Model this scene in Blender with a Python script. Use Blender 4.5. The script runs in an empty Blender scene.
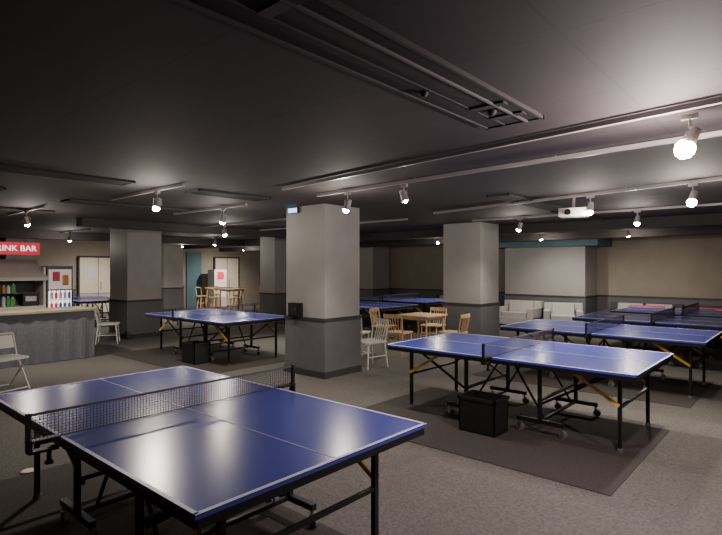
import bpy, math, random
from mathutils import Vector, Matrix
random.seed(4)
CEIL=2.66
# ---------------------------------------------------------------- materials
def mat(name,col,rough=.6,metal=0,noise=0,nscale=30,bump=0,emit=None,es=0,spec=.5):
    m=bpy.data.materials.new(name); m.use_nodes=True
    nt=m.node_tree; b=nt.nodes['Principled BSDF']
    b.inputs['Base Color'].default_value=(*col,1)
    b.inputs['Roughness'].default_value=rough
    b.inputs['Metallic'].default_value=metal
    b.inputs['Specular IOR Level'].default_value=spec
    if emit:
        b.inputs['Emission Color'].default_value=(*emit,1); b.inputs['Emission Strength'].default_value=es
    if noise or bump:
        tc=nt.nodes.new('ShaderNodeTexCoord'); n=nt.nodes.new('ShaderNodeTexNoise')
        n.inputs['Scale'].default_value=nscale; n.inputs['Detail'].default_value=5
        nt.links.new(tc.outputs['Object'],n.inputs['Vector'])
        if noise:
            r=nt.nodes.new('ShaderNodeValToRGB')
            r.color_ramp.elements[0].position=.3; r.color_ramp.elements[1].position=.7
            r.color_ramp.elements[0].color=(*[c*(1-noise) for c in col],1)
            r.color_ramp.elements[1].color=(*[min(1,c*(1+noise)) for c in col],1)
            nt.links.new(n.outputs['Fac'],r.inputs['Fac']); nt.links.new(r.outputs['Color'],b.inputs['Base Color'])
        if bump:
            bp=nt.nodes.new('ShaderNodeBump'); bp.inputs['Strength'].default_value=bump; bp.inputs['Distance'].default_value=.01
            nt.links.new(n.outputs['Fac'],bp.inputs['Height']); nt.links.new(bp.outputs['Normal'],b.inputs['Normal'])
    return m
def tiled(name,c1,c2,seam,w,h,rough,nscale,bump,seamw=.004,nfac=.5):
    m=mat(name,c1,rough); nt=m.node_tree; b=nt.nodes['Principled BSDF']
    tc=nt.nodes.new('ShaderNodeTexCoord'); br=nt.nodes.new('ShaderNodeTexBrick')
    br.offset=0; br.inputs['Scale'].default_value=1; br.inputs['Brick Width'].default_value=w; br.inputs['Row Height'].default_value=h
    br.inputs['Mortar Size'].default_value=seamw; br.inputs['Color1'].default_value=(*c1,1); br.inputs['Color2'].default_value=(*c2,1); br.inputs['Mortar'].default_value=(*seam,1)
    nt.links.new(tc.outputs['Object'],br.inputs['Vector'])
    n=nt.nodes.new('ShaderNodeTexNoise'); n.inputs['Scale'].default_value=nscale; n.inputs['Detail'].default_value=6; n.inputs['Roughness'].default_value=.7
    nt.links.new(tc.outputs['Object'],n.inputs['Vector'])
    r=nt.nodes.new('ShaderNodeMapRange'); r.inputs['From Min'].default_value=.25; r.inputs['From Max'].default_value=.75; r.inputs['To Min'].default_value=1-nfac; r.inputs['To Max'].default_value=1+nfac
    nt.links.new(n.outputs['Fac'],r.inputs['Value'])
    mx=nt.nodes.new('ShaderNodeVectorMath'); mx.operation='SCALE'
    nt.links.new(br.outputs['Color'],mx.inputs[0]); nt.links.new(r.outputs['Result'],mx.inputs['Scale'])
    nt.links.new(mx.outputs['Vector'],b.inputs['Base Color'])
    bp=nt.nodes.new('ShaderNodeBump'); bp.inputs['Strength'].default_value=bump; bp.inputs['Distance'].default_value=.01
    nt.links.new(n.outputs['Fac'],bp.inputs['Height']); nt.links.new(bp.outputs['Normal'],b.inputs['Normal'])
    return m
M=dict(
 carpet=tiled('carpet_tiles',(.090,.081,.073),(.082,.075,.067),(.073,.066,.059),.5,.5,.95,45,.6,nfac=.6),
 matc=mat('dark_carpet',(.033,.027,.024),.95,noise=.35,nscale=60,bump=.4),
 ceil=tiled('ceiling_paint',(.036,.030,.032),(.033,.028,.029),(.020,.017,.017),1.8,.9,.8,5,.1,.006,.14),
 wall=mat('wall_paint',(.26,.228,.185),.8,noise=.06,nscale=3),
 pillar=mat('pillar_paint',(.29,.279,.272),.6,noise=.05,nscale=4),
 wains=mat('wainscot_grey',(.10,.10,.108),.6,noise=.08,nscale=5),
 trim=mat('trim_dark',(.035,.034,.036),.5),
 teal=mat('teal_light_tint',(.07,.14,.17),.7,noise=.1,nscale=2),  # teal light put into the base colour
 blue=mat('table_blue',(.048,.060,.30),.24,noise=.04,nscale=2),
 white=mat('line_white',(.52,.56,.70),.4),
 black=mat('black_steel',(.012,.012,.013),.4,.3),
 gold=mat('gold_brace',(.88,.50,.05),.4,0),
 net=mat('net_cord',(.02,.02,.03),.8),
 tape=mat('net_tape',(.06,.06,.08),.7),
 wheel=mat('caster_rubber',(.12,.12,.12),.6),
 chrome=mat('chrome',(.6,.6,.6),.25,1),
 wood=mat('light_wood',(.50,.34,.19),.5,noise=.2,nscale=12),
 wwood=mat('white_wood',(.62,.60,.56),.5,noise=.05,nscale=9),
 dwood=mat('counter_top',(.30,.24,.18),.4,noise=.15,nscale=10),
 cloth=mat('counter_cloth',(.12,.12,.14),.95,noise=.15,nscale=20),
 plastic=mat('black_plastic',(.01,.01,.011),.5,noise=.2,nscale=40),
 track=mat('track_grey',(.34,.31,.31),.4,.2),
 slot=mat('slot_shade',(.008,.007,.007),.8),  # near-black colour stands for shade inside the vent recess
 lip=mat('slot_lip',(.026,.022,.023),.7),
 bulb=mat('bulb',(1,1,1),.5,emit=(1,.86,.62),es=200),
 red=mat('sign_red',(.6,.02,.05),.5,emit=(.8,.03,.07),es=.4),
 lit=mat('lit_white',(.9,.9,.9),.5,emit=(1,.93,.88),es=1.2),
 dim=mat('dim_white',(.6,.56,.5),.5,emit=(1,.93,.88),es=.25),
 cyan=mat('sign_cyan',(.2,.6,.8),.5,emit=(.2,.6,1),es=3),
 cream=mat('cream_door',(.62,.55,.45),.6,noise=.04,nscale=4),
 sofa=mat('sofa_fabric',(.42,.41,.40),.9,noise=.1,nscale=30),
 sofad=mat('sofa_dark',(.05,.05,.055),.8,noise=.1,nscale=30),
 pink=mat('pink_fabric',(.60,.08,.16),.9,noise=.1,nscale=30),
 green=mat('green_pack',(.10,.35,.08),.5,noise=.3,nscale=30),
 orange=mat('orange_pack',(.65,.25,.04),.5,noise=.3,nscale=30),
 bluep=mat('blue_pack',(.08,.2,.5),.5,noise=.3,nscale=30),
)
# ---------------------------------------------------------------- mesh builder
class MB:
    def __init__(s): s.v=[];s.f=[];s.mi=[];s.ms=[]
    def _m(s,k):
        if k not in s.ms: s.ms.append(k)
        return s.ms.index(k)
    def box(s,c,d,k,R=None):
        c=Vector(c); h=Vector(d)/2; o=len(s.v)
        for sx in(-1,1):
            for sy in(-1,1):
                for sz in(-1,1):
                    p=Vector((sx*h.x,sy*h.y,sz*h.z))
                    if R: p=R@p
                    s.v.append(c+p)
        for q in((0,1,3,2),(4,6,7,5),(0,4,5,1),(2,3,7,6),(0,2,6,4),(1,5,7,3)):
            s.f.append([o+i for i in q]); s.mi.append(s._m(k))
    def bar(s,a,b,w,k,w2=None,up=(0,0,1)):
        a=Vector(a);b=Vector(b);z=(b-a);L=z.length;z.normalize()
        u=Vector(up)
        if abs(z.dot(u))>.98:u=Vector((1,0,0))
        x=u.cross(z).normalized(); y=z.cross(x)
        R=Matrix((x,y,z)).transposed()
        s.box((a+b)/2,(w,w2 or w,L),k,R)
    def cyl(s,a,b,r,k,n=12,r2=None):
        a=Vector(a);b=Vector(b);z=(b-a).normalized()
        u=Vector((0,0,1)) if abs(z.z)<.98 else Vector((1,0,0))
        x=u.cross(z).normalized();y=z.cross(x);o=len(s.v);r2=r if r2 is None else r2
        for i in range(n):
            t=2*math.pi*i/n; s.v.append(a+(x*math.cos(t)+y*math.sin(t))*r)
        for i in range(n):
            t=2*math.pi*i/n; s.v.append(b+(x*math.cos(t)+y*math.sin(t))*r2)
        for i in range(n):
            j=(i+1)%n; s.f.append([o+i,o+j,o+n+j,o+n+i]); s.mi.append(s._m(k))
        s.f.append([o+i for i in range(n)][::-1]); s.mi.append(s._m(k))
        s.f.append([o+n+i for i in range(n)]); s.mi.append(s._m(k))
    def tube(s,pts,r,k,n=8):
        for a,b in zip(pts,pts[1:]): s.cyl(a,b,r,k,n)
    def sph(s,c,r,k,n=12,sc=(1,1,1)):
        c=Vector(c);o=len(s.v);m=n//2
        for i in range(m+1):
            ph=math.pi*i/m
            for j in range(n):
                th=2*math.pi*j/n
                s.v.append(c+Vector((r*sc[0]*math.sin(ph)*math.cos(th),r*sc[1]*math.sin(ph)*math.sin(th),r*sc[2]*math.cos(ph))))
        for i in range(m):
            for j in range(n):
                j2=(j+1)%n; s.f.append([o+i*n+j,o+(i+1)*n+j,o+(i+1)*n+j2,o+i*n+j2]); s.mi.append(s._m(k))
    def mesh(s,name):
        me=bpy.data.meshes.new(name); me.from_pydata([tuple(v) for v in s.v],[],s.f)
        for k in s.ms: me.materials.append(M[k])
        me.polygons.foreach_set('material_index',s.mi); me.update(); me.validate(); return me
    def obj(s,name,loc=(0,0,0),rz=0,bevel=0):
        return place(s.mesh(name),name,loc,rz,bevel)
def place(me,name,loc=(0,0,0),rz=0,bevel=0):
    o=bpy.data.objects.new(name,me); bpy.context.collection.objects.link(o)
    o.location=loc; o.rotation_euler=(0,0,math.radians(rz))
    if bevel:
        b=o.modifiers.new('bevel','BEVEL'); b.width=bevel; b.segments=2; b.limit_method='ANGLE'
    return o
def simple(name,lo,hi,k,bevel=0):
    m=MB(); c=[(a+b)/2 for a,b in zip(lo,hi)]; m.box((0,0,0),[b-a for a,b in zip(lo,hi)],k); return m.obj(name,c,0,bevel)
# ---------------------------------------------------------------- shell
X0,X1,Y0,Y1=-20,4,-4,15.5
simple('floor',(X0-.2,Y0-.2,-.1),(X1+.2,Y1+.2,0),'carpet')
simple('ceiling',(X0-.2,Y0-.2,CEIL),(X1+.2,Y1+.2,CEIL+.1),'ceil')
simple('wall_west',(X0-.2,Y0,0),(X0,Y1,CEIL),'wall')
simple('wall_east',(X1,Y0,0),(X1+.2,Y1,CEIL),'wall')
simple('wall_north',(X0-.2,Y1,0),(X1+.2,Y1+.2,CEIL),'wall')
simple('wall_south',(X0-.2,Y0-.2,0),(X1+.2,Y0,CEIL),'wall')
WH=.87
simple('trim_1',(X0,Y1-.03,0),(X1,Y1,WH),'wains'); simple('trim_2',(X0,Y1-.045,WH),(X1,Y1,WH+.05),'trim')
simple('trim_3',(X0,Y0,0),(X0+.03,11.5,WH),'wains')
simple('trim_4',(X0,Y0,WH),(X0+.045,11.5,WH+.05),'trim')
simple('baseboard_north',(X0,Y1-.05,0),(X1,Y1-.03,.1),'trim')
simple('trim_5',(-7.5,14.2,2.27),(-4.3,Y1,CEIL),'teal')  # soffit, its teal light carried by the surface colour
def pillar(cx,cy,wx=.86,wy=.78,name='pillar'):
    m=MB()
    m.box((0,0,CEIL/2),(wx,wy,CEIL),'pillar')
    m.box((0,0,WH/2),(wx+.03,wy+.03,WH),'wains')
    m.box((0,0,WH+.02),(wx+.06,wy+.06,.045),'trim')
    m.box((0,0,.05),(wx+.05,wy+.05,.1),'trim')
    return m.obj(name,(cx,cy,0),0)
pillar(-6.06,5.96,.88,.80); pillar(-5.86,10.42,.92,.84); pillar(-12.75,6.02,.95,.85); pillar(-12.7,10.45,.7,.7); pillar(-19.2,10.35)
pillar(-5.85,14.95,2.3,.95); pillar(-12.9,14.9,1.6,.95); pillar(-19.2,5.2)
def beam(lo,hi): simple('ceiling_beam',lo,hi,'ceil')
beam((-20,11.2,2.46),(4,11.6,CEIL)); beam((-20,13.2,2.4),(4,13.5,CEIL)); beam((-11,4,2.5),(-10.7,11.2,CEIL)); beam((-15.8,-4,2.45),(-15.4,11.2,CEIL))
def diffuser(cx,y0,y1,w=.38,big=False):
    m=MB(); L=y1-y0
    m.box((0,0,-.008),(w,L,.016),'slot')  # dark sheet below the ceiling gives the look of a shaded recess
    for s in(-1,1):
        m.box((s*w/2,0,-.012),(.02,L+.02,.024),'lip'); m.box((0,s*L/2,-.012),(w+.02,.02,.024),'lip')
    if big:
        m.box((-.06,0,-.016),(.012,L,.01),'lip')
        m.cyl((.09,-L/2,-.02),(.09,L/2,-.02),.012,'lip',10)
        for y in(-L/2+.9,-.4,.9,L/2-.45,L/2-.2): m.box((.05,y,-.018),(.22,.06,.016),'lip')
        m.sph((.02,L/2-.35,-.02),.03,'lip'); m.sph((-.1,L/2-.9,-.02),.025,'lip')
    else:
        for i in range(1,4): m.box((-w/2+w*i/4,0,-.014),(.014,L,.014),'lip')
    m.obj('ceiling_air_diffuser',(cx,(y0+y1)/2,CEIL),0)
diffuser(-1.51,-2.6,3.25,.38,True); diffuser(-5.9,-.5,2.7,.3); diffuser(-5.88,3.5,4.6,.3); diffuser(-8.1,2.8,4.9,.3); diffuser(-7.6,-1.5,1.9,.3)
diffuser(-3.2,6.4,8.6,.3); diffuser(-8.8,7,9,.3); diffuser(-3.3,8.9,10.8,.3); diffuser(-9.9,.5,3.2,.3)
simple('floor_mat',(-4.85,.3,0),(-1.8,2.4,.006),'matc'); simple('floor_mat',(-4.1,4.1,0),(-1.15,6.15,.006),'matc')
simple('floor_mat',(-4.1,7.3,0),(-1.15,9.2,.006),'matc'); simple('floor_mat',(-10.4,4.4,0),(-7.2,6.6,.006),'matc')
m=MB(); m.cyl((0,0,0),(0,0,.012),.06,'track',24); m.cyl((0,0,.012),(0,0,.015),.05,'cream',24); m.obj('floor_outlet_cap',(-4.9,1.42,0))
# ---------------------------------------------------------------- ping pong table
def pp_mesh():
    m=MB(); L,W,H=2.74,1.525,.76; T=.022; Q=.52
    for s in(-1,1):
        cx=s*L/4
        m.box((cx,0,H-T/2),(L/2-.008,W,T),'blue')
        for t in(-1,1): m.box((cx,t*(W/2-.02),H-T-.02),(L/2-.03,.025,.04),'black')
        m.box((s*(L/2-.02),0,H-T-.02),(.025,W-.03,.04),'black'); m.box((s*.03,0,H-T-.02),(.025,W-.05,.04),'black')
        z=H+.0008
        for t in(-1,1): m.box((cx,t*(W/2-.01),z),(L/2-.01,.02,.0016),'white')
        m.box((s*(L/2-.01),0,z),(.02,W,.0016),'white'); m.box((cx,0,z),(L/2-.01,.005,.0016),'white')
        lx=s*1.17
        for t in(-1,1):
            m.bar((lx,t*Q,.015),(lx,t*Q,H-T),.032,'black'); m.cyl((lx,t*Q,0),(lx,t*Q,.03),.026,'wheel')
            m.bar((lx,t*(Q+.03),.42),(s*.70,t*(Q+.03),H-T-.03),.014,'gold',.03)
            m.bar((s*.42,t*(Q-.04),.30),(s*1.10,t*(Q-.04),H-.07),.016,'black',.024)
            px=s*.42
            m.bar((px,t*Q,.13),(px,t*Q,H-T),.034,'black')
            m.bar((px-.24,t*Q,.13),(px+.24,t*Q,.13),.04,'black')
            for e in(-.22,.22):
                x=px+e
                m.cyl((x,t*Q,.07),(x,t*Q,.13),.012,'chrome')
                m.box((x+.01,t*Q-.022,.055),(.03,.004,.05),'chrome'); m.box((x+.01,t*Q+.022,.055),(.03,.004,.05),'chrome')
                m.cyl((x+.015,t*Q-.016,.038),(x+.015,t*Q+.016,.038),.038,'wheel',16)
                m.cyl((x+.015,t*Q-.024,.038),(x+.015,t*Q+.024,.038),.012,'chrome',10)
        m.bar((lx,-Q,.40),(lx,Q,.40),.024,'black'); m.bar((lx,-Q,.69),(lx,Q,.69),.024,'black')
        m.bar((s*.42,-Q,.34),(s*.42,Q,.34),.028,'black'); m.bar((s*.42,-Q,.13),(s*.42,Q,.13),.028,'black')
        m.bar((s*1.28,-.62,H-.075),(s*1.28,.62,H-.075),.02,'gold')
        m.bar((s*.42,-.4,.13),(s*.06,-.4,H-.06),.018,'black'); m.bar((s*.42,.4,.13),(s*.06,.4,H-.06),.018,'black')
    h=.1525; w=.915
    for t in(-1,1):
        m.bar((0,t*w,H-.05),(0,t*w,H+h+.005),.022,'black'); m.box((0,t*(w-.07),H+.006),(.05,.16,.012),'black')
        m.box((0,t*(w-.07),H-.05),(.05,.14,.014),'black'); m.cyl((0,t*(w-.10),H-.12),(0,t*(w-.10),H-.04),.012,'black'); m.cyl((0,t*(w-.10),H-.13),(0,t*(w-.10),H-.115),.022,'black')
        m.box((0,t*(w-.005),H-.02),(.05,.02,.07),'black')
    m.box((0,0,H+h-.006),(.006,2*w,.014),'tape'); m.box((0,0,H+.008),(.004,2*w,.006),'net')
    n=100
    for i in range(1,n): m.box((0,-w+2*w*i/n,H+h/2),(.002,.002,h-.01),'net')
    for i in range(1,9): m.box((0,0,H+.008+(h-.015)*i/9),(.002,2*w,.002),'net')
    return m.mesh('ping_pong_table')
pp=pp_mesh()
for x,y,z in[(-3.11,1.81,.006),(-2.53,5.66,.006),(-2.4,8.35,.006),(-2.1,10.7,0),(-8.8,5.75,.006),(-8.9,10.0,0),(-16.5,6.4,0),(-9.2,12.3,0),(-2.0,12.75,0)]:
    place(pp,'ping_pong_table',(x,y,z))
def bin_(x,y,w=.40,d=.30,h=.36):
    m=MB(); t=.012
    m.box((0,0,t/2),(w,d,t),'plastic')
    for s in(-1,1):
        m.box((s*(w-t)/2,0,h/2),(t,d,h),'plastic'); m.box((0,s*(d-t)/2,h/2),(w,t,h),'plastic')
        m.box((s*w/2,0,h-.015),(.025,d+.025,.03),'plastic'); m.box((0,s*d/2,h-.015),(w+.025,.025,.03),'plastic')
    for i in range(14): m.sph((random.uniform(-.15,.15),random.uniform(-.1,.1),.034+random.uniform(0,.1)),.02,'white',8)
    m.obj('storage_bin',(x,y,.006))
bin_(-2.60,4.88); bin_(-8.3,5.0)
# ---------------------------------------------------------------- chairs
def chair_mesh(k,name,seat=.45,H=.80,ks=None):
    m=MB(); ks=ks or k
    m.box((0,0,seat-.015),(.42,.41,.03),ks); m.box((0,.21,seat-.015),(.36,.03,.026),ks)
    for sx in(-1,1):
        m.cyl((sx*.17,.17,seat-.02),(sx*.20,.21,0),.017,k,10,.011)
        m.cyl((sx*.17,-.18,seat-.02),(sx*.20,-.23,0),.017,k,10,.011)
        m.tube([(sx*.18,-.18,seat-.03),(sx*.185,-.215,seat+.15),(sx*.19,-.25,H-.03)],.014,k,10)
        m.cyl((sx*.187,.19,.2),(sx*.187,-.20,.2),.009,k)
    m.cyl((-.18,.185,.28),(.18,.185,.28),.009,k)
    P=[(-.20,-.245),(-.12,-.27),(0,-.28),(.12,-.27),(.20,-.245)]
    for (a,b),(c,d) in zip(P,P[1:]): m.bar((a,b,H-.035),(c,d,H-.035),.018,k,.075)
    for x in(-.11,-.055,0,.055,.11): m.bar((x*.9,-.19,seat-.01),(x,-.27,H-.05),.012,k,.016)
    return m.mesh(name)
cw=chair_mesh('wood','dining_chair'); cwh=chair_mesh('wwood','dining_chair_white',H=.80)
def chair(me,x,y,r): place(me,'dining_chair',(x,y,0),r,.004)
for a in[(-6.1,8.05,10),(-6.98,8.7,-80),(-5.3,8.75,95)]: chair(cw,*a)
chair(cw,-6.3,9.55,185)
chair(cwh,-5.72,6.74,170); chair(cwh,-6.7,7.5,20); chair(cwh,-11.9,5.0,-30)
def dtable(x,y,w,h,name='cafe_table',k='wood'):
    m=MB(); m.box((0,0,h-.015),(w,w,.03),k); m.box((0,0,h-.06),(w-.12,w-.12,.06),k)
    for sx in(-1,1):
        for sy in(-1,1): m.cyl((sx*(w/2-.08),sy*(w/2-.08),h-.04),(sx*(w/2-.05),sy*(w/2-.05),0),.024,k,10,.015)
    m.obj(name,(x,y,0),0,.004)
dtable(-6.1,8.85,.75,.73)
def stool(x,y,r):
    m=MB(); m.cyl((0,0,.68),(0,0,.71),.17,'wood',20)
    for i in range(4):
        t=math.pi/4+i*math.pi/2; m.cyl((.11*math.cos(t),.11*math.sin(t),.68),(.2*math.cos(t),.2*math.sin(t),0),.016,'wood',8)
    for z,q in((.25,.172),(.45,.145)):
        pts=[(q*math.cos(math.pi/4+i*math.pi/2),q*math.sin(math.pi/4+i*math.pi/2),z) for i in range(5)]; m.tube(pts,.01,'wood')
    m.tube([(-.15,-.1,.7),(-.17,-.14,.98),(0,-.2,1.0),(.17,-.14,.98),(.15,-.1,.7)],.014,'wood')
    m.obj('bar_stool',(x,y,0),r)
dtable(-15.0,10.4,.7,.98,'bar_table'); dtable(-16.1,10.6,.7,.98,'bar_table'); dtable(-14.9,12,.7,.98,'bar_table')
for a in[(-14.4,10.1,100),(-15.1,9.8,0),(-16.2,10.0,0),(-15.5,11.0,180),(-14.2,11.8,90),(-15.6,12.1,-90),(-16.7,10.9,-90)]: stool(*a)
def folding(x,y,r):
    m=MB()
    for s in(-1,1):
        q=s*.21
        m.tube([(q,.20,0),(q,-.10,.45),(q,-.20,.76)],.013,'wwood',8)
        m.tube([(q*.92,-.24,0),(q*.92,.17,.44)],.013,'wwood',8)
    m.cyl((-.21,.18,.03),(.21,.18,.03),.009,'wwood'); m.cyl((-.19,-.22,.03),(.19,-.22,.03),.009,'wwood')
    m.cyl((-.21,-.20,.76),(.21,-.20,.76),.011,'wwood')
    m.box((0,.02,.45),(.39,.38,.03),'wwood')
    m.bar((0,-.14,.56),(0,-.195,.735),.39,'wwood',.014,up=(0,1,0))
    m.obj('folding_chair',(x,y,0),r,.003)
folding(-8.38,2.14,-75)
# ---------------------------------------------------------------- counter + drink bar
def counter():
    m=MB(); y0,y1,x0,x1=-.6,4.05,-11.0,-10.25
    def pleat(a,b,nrm):
        a=Vector(a);b=Vector(b);n=int((b-a).length/.045);o=len(m.v);nr=Vector(nrm)
        for i in range(n+1):
            p=a+(b-a)*i/n; off=nr*(.010*math.sin(i*1.1)+.006*math.sin(i*.47)); lo=off*1.5
            m.v.append(p+lo+Vector((0,0,.01))); m.v.append(p+off*.4+Vector((0,0,.88)))
        for i in range(n): m.f.append([o+2*i,o+2*i+2,o+2*i+3,o+2*i+1]); m.mi.append(m._m('cloth'))
    pleat((x1,y0,0),(x1,y1,0),(1,0,0)); pleat((x1,y1,0),(x0,y1,0),(0,1,0))
    m.box(((x0+x1)/2,(y0+y1)/2,.905),(x1-x0+.08,y1-y0+.08,.04),'dwood')
    m.box(((x0+x1)/2-.04,(y0+y1)/2-.04,.45),(x1-x0-.1,y1-y0-.1,.88),'wains')
    m.obj('bar_counter',(0,0,0))
counter()
def drinkbar():
    m=MB(); x0,x1,y0,y1=-12.7,-12.05,.8,3.8
    m.box(((x0+x1)/2,(y0+y1)/2,.45),(x1-x0,y1-y0,.9),'wwood')
    m.box((x0+.03,(y0+y1)/2,1.3),(.06,y1-y0,.85),'wains')
    for y in(y0+.02,y1-.02,(y0+y1)/2+.55): m.box(((x0+x1)/2,y,1.3),(x1-x0-.04,.04,.8),'wwood')
    m.box(((x0+x1)/2-.1,(y0+y1)/2,1.16),(x1-x0-.3,y1-y0,.025),'wains')
    m.bar((x1+.10,(y0+y1)/2,1.47),(x0,(y0+y1)/2,1.84),y1-y0,'wwood',.05,up=(0,0,1))
    m.box((x1+.06,(y0+y1)/2,1.46),(.04,y1-y0,.07),'wwood')
    for z in(.9,1.173):
        y=y0+.1
        while y<3.25:
            w=random.uniform(.06,.1); hh=random.uniform(.12,.19)
            k='green' if random.random()<.8 else random.choice(['white','orange'])
            m.cyl((x1-.12,y,z),(x1-.12,y,z+hh),w/2,k,8); m.cyl((x1-.12,y,z+hh),(x1-.12,y,z+hh+.03),w/5,'white',8); y+=w+.015
    m.box((x1-.25,3.55,1.03),(.3,.28,.26),'plastic'); m.box((x1-.09,3.55,1.05),(.02,.2,.1),'chrome')
    m.obj('drink_shelf',(0,0,0))
drinkbar()
def fridge():
    m=MB(); W=.5
    m.box((0,0,.86),(.45,W,1.72),'wains'); m.box((.23,0,1.44),(.02,W-.06,.42),'dim')
    m.box((.245,-.08,1.5),(.008,.14,.2),'pink'); m.box((.245,.1,1.42),(.008,.12,.22),'orange')
    m.box((.23,0,.85),(.015,W-.06,.7),'lit')
    for z in(.55,.8,1.03):
        m.box((.25,0,z-.02),(.05,W-.06,.012),'chrome')
        for i in range(5):
            y=-.17+i*.085; m.cyl((.255,y,z),(.255,y,z+.13),.03,random.choice(['orange','bluep','white','bluep','red']),8); m.cyl((.255,y,z+.13),(.255,y,z+.17),.012,'white',8)
    m.box((.265,.23,.9),(.02,.02,.6),'black')
    m.obj('drink_cooler',(-12.35,4.09,0))
fridge()
m=MB(); m.box((0,0,0),(.05,2.3,.24),'red')
for s in(-1,1): m.cyl((0,s*.9,.12),(0,s*.9,CEIL-2.06),.008,'black')
sign=m.obj('hanging_sign',(-11.7,2.42,2.06))
tx=bpy.data.curves.new('sign_text','FONT'); tx.body='DRINK BAR'; tx.size=.155; tx.extrude=.004; tx.align_x='RIGHT'; tx.align_y='CENTER'
to=bpy.data.objects.new('lettering',tx); bpy.context.collection.objects.link(to); to.parent=sign; to.location=(.03,1.09,0); to.rotation_euler=(math.pi/2,0,math.pi/2)
tx.materials.append(M['lit'])
m=MB()
for i in range(7):
    m.cyl((0,i*.09,0),(0,i*.09,.12),.03,random.choice(['white','green','bluep']),12)
m.box((.0,.3,-.0),(.2,.8,.01),'black'); m.obj('cup_tray',(-10.6,1.2,.93))
# ---------------------------------------------------------------- doors, cabinets
def door(y0,y1,h,n,k='cream'):
    m=MB(); w=y1-y0
    m.box((.03,w/2,h/2),(.06,w-.1,h),k)
    for y in(.02,w-.02): m.box((.04,y,h/2),(.09,.06,h+.06),'lip')
    m.box((.04,w/2,h+.03),(.09,w,.06),'lip'); m.box((.065,w/2,h/2),(.012,.015,h),'trim')
    m.box((.10,w/2+.08,1.0),(.03,.02,.3),'chrome')
    m.box((.065,w/2-.25,1.5),(.012,.28,.4),'white')
    m.obj(n,(X0+.045,y0,0))
door(7.3,8.7,2.05,'door_1'); door(12.9,14.2,2.1,'door_2'); door(3.2,4.3,2.1,'door_3')
simple('teal_light_panel',(X0,11.6,.0),(X0+.05,12.3,2.35),'teal')  # flat sheet whose colour stands for vertical teal light
m=MB(); m.box((0,0,.8),(.5,.6,1.6),'wwood'); m.box((.26,0,1.35),(.02,.3,.3),'red'); m.box((.26,0,.7),(.02,.45,.6),'dim'); m.obj('vending_machine',(-19.3,12.65,0))
# ---------------------------------------------------------------- sofas
def sofa(x,y,r,w,k,ck,n_='sofa'):
    m=MB()
    m.box((0,0,.22),(w,.75,.22),k); m.box((0,.3,.5),(w,.18,.5),k)
    for s in(-1,1): m.box((s*(w/2-.08),-.02,.4),(.16,.75,.36),k)
    n=max(1,round((w-.3)/.65)); cwid=(w-.34)/n
    for i in range(n):
        cx=-w/2+.17+cwid*(i+.5); m.box((cx,-.06,.39),(cwid-.02,.6,.13),k)
        m.box((cx,.16,.58),(cwid-.08,.14,.32),ck,Matrix.Rotation(-.2,3,'X'))
    for sx in(-1,1):
        for sy in(-1,1): m.cyl((sx*(w/2-.1),sy*.3,0),(sx*(w/2-.1),sy*.3,.12),.025,'black')
    m.obj(n_,(x,y,0),r,.03)
sofa(-6.3,13.9,0,1.1,'sofa','sofa'); sofa(-5.0,13.7,20,.95,'sofa','sofa'); sofa(-3.4,14.95,0,1.7,'sofad','sofa'); sofa(-1.5,14.95,0,1.7,'sofad','sofad'); sofa(.5,14.95,0,1.7,'sofad','sofad')
sofa(-8.9,14.9,0,1.9,'sofad','sofa')
sofa(-3.1,14.0,15,.8,'pink','pink','armchair'); sofa(-1.95,14.0,-5,.8,'pink','sofad','armchair')
# ---------------------------------------------------------------- pillar fittings
m=MB(); m.box((0,0,0),(.24,.1,.22),'black'); m.box((0,-.055,.0),(.2,.01,.17),'plastic'); m.box((.06,-.062,.02),(.03,.01,.04),'chrome'); m.obj('control_box',(-6.22,5.505,1.02))
m=MB(); m.box((0,0,0),(.24,.04,.09),'lip'); m.box((0,-.022,0),(.20,.006,.07),'cyan'); m.obj('exit_sign',(-6.30,5.537,2.60))
m=MB(); m.box((0,0,0),(.34,.28,.11),'wwood'); m.cyl((-.05,-.14,0),(-.05,-.18,0),.04,'black',16); m.cyl((0,0,.05),(0,0,CEIL-2.42),.02,'track'); m.box((0,0,CEIL-2.42-.005),(.12,.12,.01),'track'); m.obj('ceiling_projector',(-2.45,7.1,2.42),10)
# ---------------------------------------------------------------- tracks + spots
def track(a,b,drop=.03):
    m=MB(); a=Vector(a);b=Vector(b);d=b-a; z=CEIL-drop
    m.bar((0,0,0),(d.x,d.y,0),.034,'track',.034)
    n=max(2,int(d.length//1.5))
    for i in range(n+1):
        p=d*i/n*.98+d*.01; m.cyl((p.x,p.y,0),(p.x,p.y,drop),.006,'track',6)
    m.obj('ceiling_light_track',(a.x,a.y,z))
T=[((-4.8,4.05),(1.5,3.3)),((-4.9,4.72),(1.5,4.25)),((-5,7.6),(1.5,6.1)),((-7.3,3.1),(-5.4,3.1)),((-8.5,4.7),(-6.4,4.7)),((-11,6.6),(-6.7,6.6)),((-5.2,9.3),(1,9.3)),((-10.8,2.8),(-8.9,2.8)),((-10,12.7),(-3,12.7)),((-16.5,9.1),(-12,9.1)),((-16,5.2),(-13.4,5.2)),((-10.6,8.2),(-6,8.2)),((-18.4,12.8),(-16.6,12.8)),((-18.2,7.6),(-16.6,7.6))]  # last two tracks added to carry the spots for the west doors
for a,b in T: track(a,b)
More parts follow.
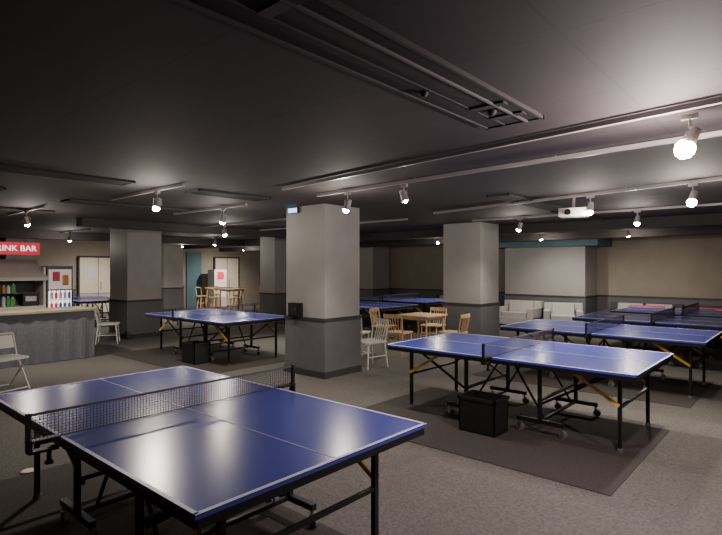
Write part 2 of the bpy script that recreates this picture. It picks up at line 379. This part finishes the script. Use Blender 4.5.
def spot(x,y,e,az=0,tilt=25,pe=0,z=2.46,size=1.0,cone=120,col=(1,.905,.80)):
    e*=1.65; pe*=4.0
    m=MB(); d=Vector((math.sin(math.radians(tilt))*math.cos(math.radians(az)),math.sin(math.radians(tilt))*math.sin(math.radians(az)),-math.cos(math.radians(tilt))))
    top=CEIL-z-.047
    m.box((0,0,top-.015),(.09,.03,.03),'track'); m.cyl((0,0,top-.03),(0,0,.05),.008,'track',8)
    m.bar((.0,.052,.06),(0,.052,-.02),.006,'track'); m.bar((0,-.052,.06),(0,-.052,-.02),.006,'track'); m.bar((0,-.052,.055),(0,.052,.055),.006,'track')
    m.cyl(-d*.07,d*.06,.034,'track',16,.045)
    m.sph(d*.06,.042*size,'bulb',12)
    o=m.obj('track_spotlight',(x,y,z))
    if e:
        L=bpy.data.lights.new('spot_beam','SPOT'); L.energy=e; L.spot_size=math.radians(cone); L.spot_blend=.9; L.shadow_soft_size=.05; L.color=col
        lo=bpy.data.objects.new('beam',L); bpy.context.collection.objects.link(lo); lo.parent=o; lo.location=d*.13; lo.rotation_euler=d.to_track_quat('-Z','Y').to_euler()
    if pe:
        L=bpy.data.lights.new('bulb_glow','POINT'); L.energy=pe; L.shadow_soft_size=.05; L.color=col
        lo=bpy.data.objects.new('glow',L); bpy.context.collection.objects.link(lo); lo.parent=o; lo.location=d*.18
S=[(-.58,3.66,120,-160,25,32,2.46,1.4,120,(1,.80,.86)),(-1.03,6.7,110,-120,20,12,2.46,1.2),(-4.35,4.70,120,200,20,8),(-3.45,4.65,50,0,20,0,2.48,.5),
(-6.0,3.1,110,-60,25,7),(-2.2,6.98,110,-90,20,6),(-2.2,9.3,110,-90,20,6),(-4.2,9.3,110,180,20,6),(-5.2,12.7,100,90,30,4),(-7.0,4.7,110,180,20,5),
(-9.8,2.8,130,120,20,6),(-9.8,6.6,120,0,20,5),(-8.2,12.7,110,-90,20,5),(-14,9.1,140,180,20,6),(-14.7,5.2,140,180,20,6),(-3.2,12.7,90,90,35,4),(-8.4,8.2,120,0,10,5),(-15.9,9.1,130,180,20,5),
(-17.6,12.8,190,180,35,8),(-17.4,7.6,160,180,35,6)]  # these two spots are added to brighten the dark west wall doors
for s in S: spot(*s)
# ---------------------------------------------------------------- camera
cam=bpy.data.cameras.new('camera'); co=bpy.data.objects.new('camera',cam); bpy.context.collection.objects.link(co)
cam.sensor_width=36; cam.lens=520/722*36; cam.clip_start=.05
co.matrix_world=Matrix.Translation((0,0,1.69))@Matrix.Rotation(math.radians(41.3),4,'Z')@Matrix.Rotation(math.radians(90),4,'X')
bpy.context.scene.camera=co
w=bpy.data.worlds.new('world'); bpy.context.scene.world=w; w.use_nodes=True; w.node_tree.nodes['Background'].inputs[0].default_value=(.02,.02,.025,1)
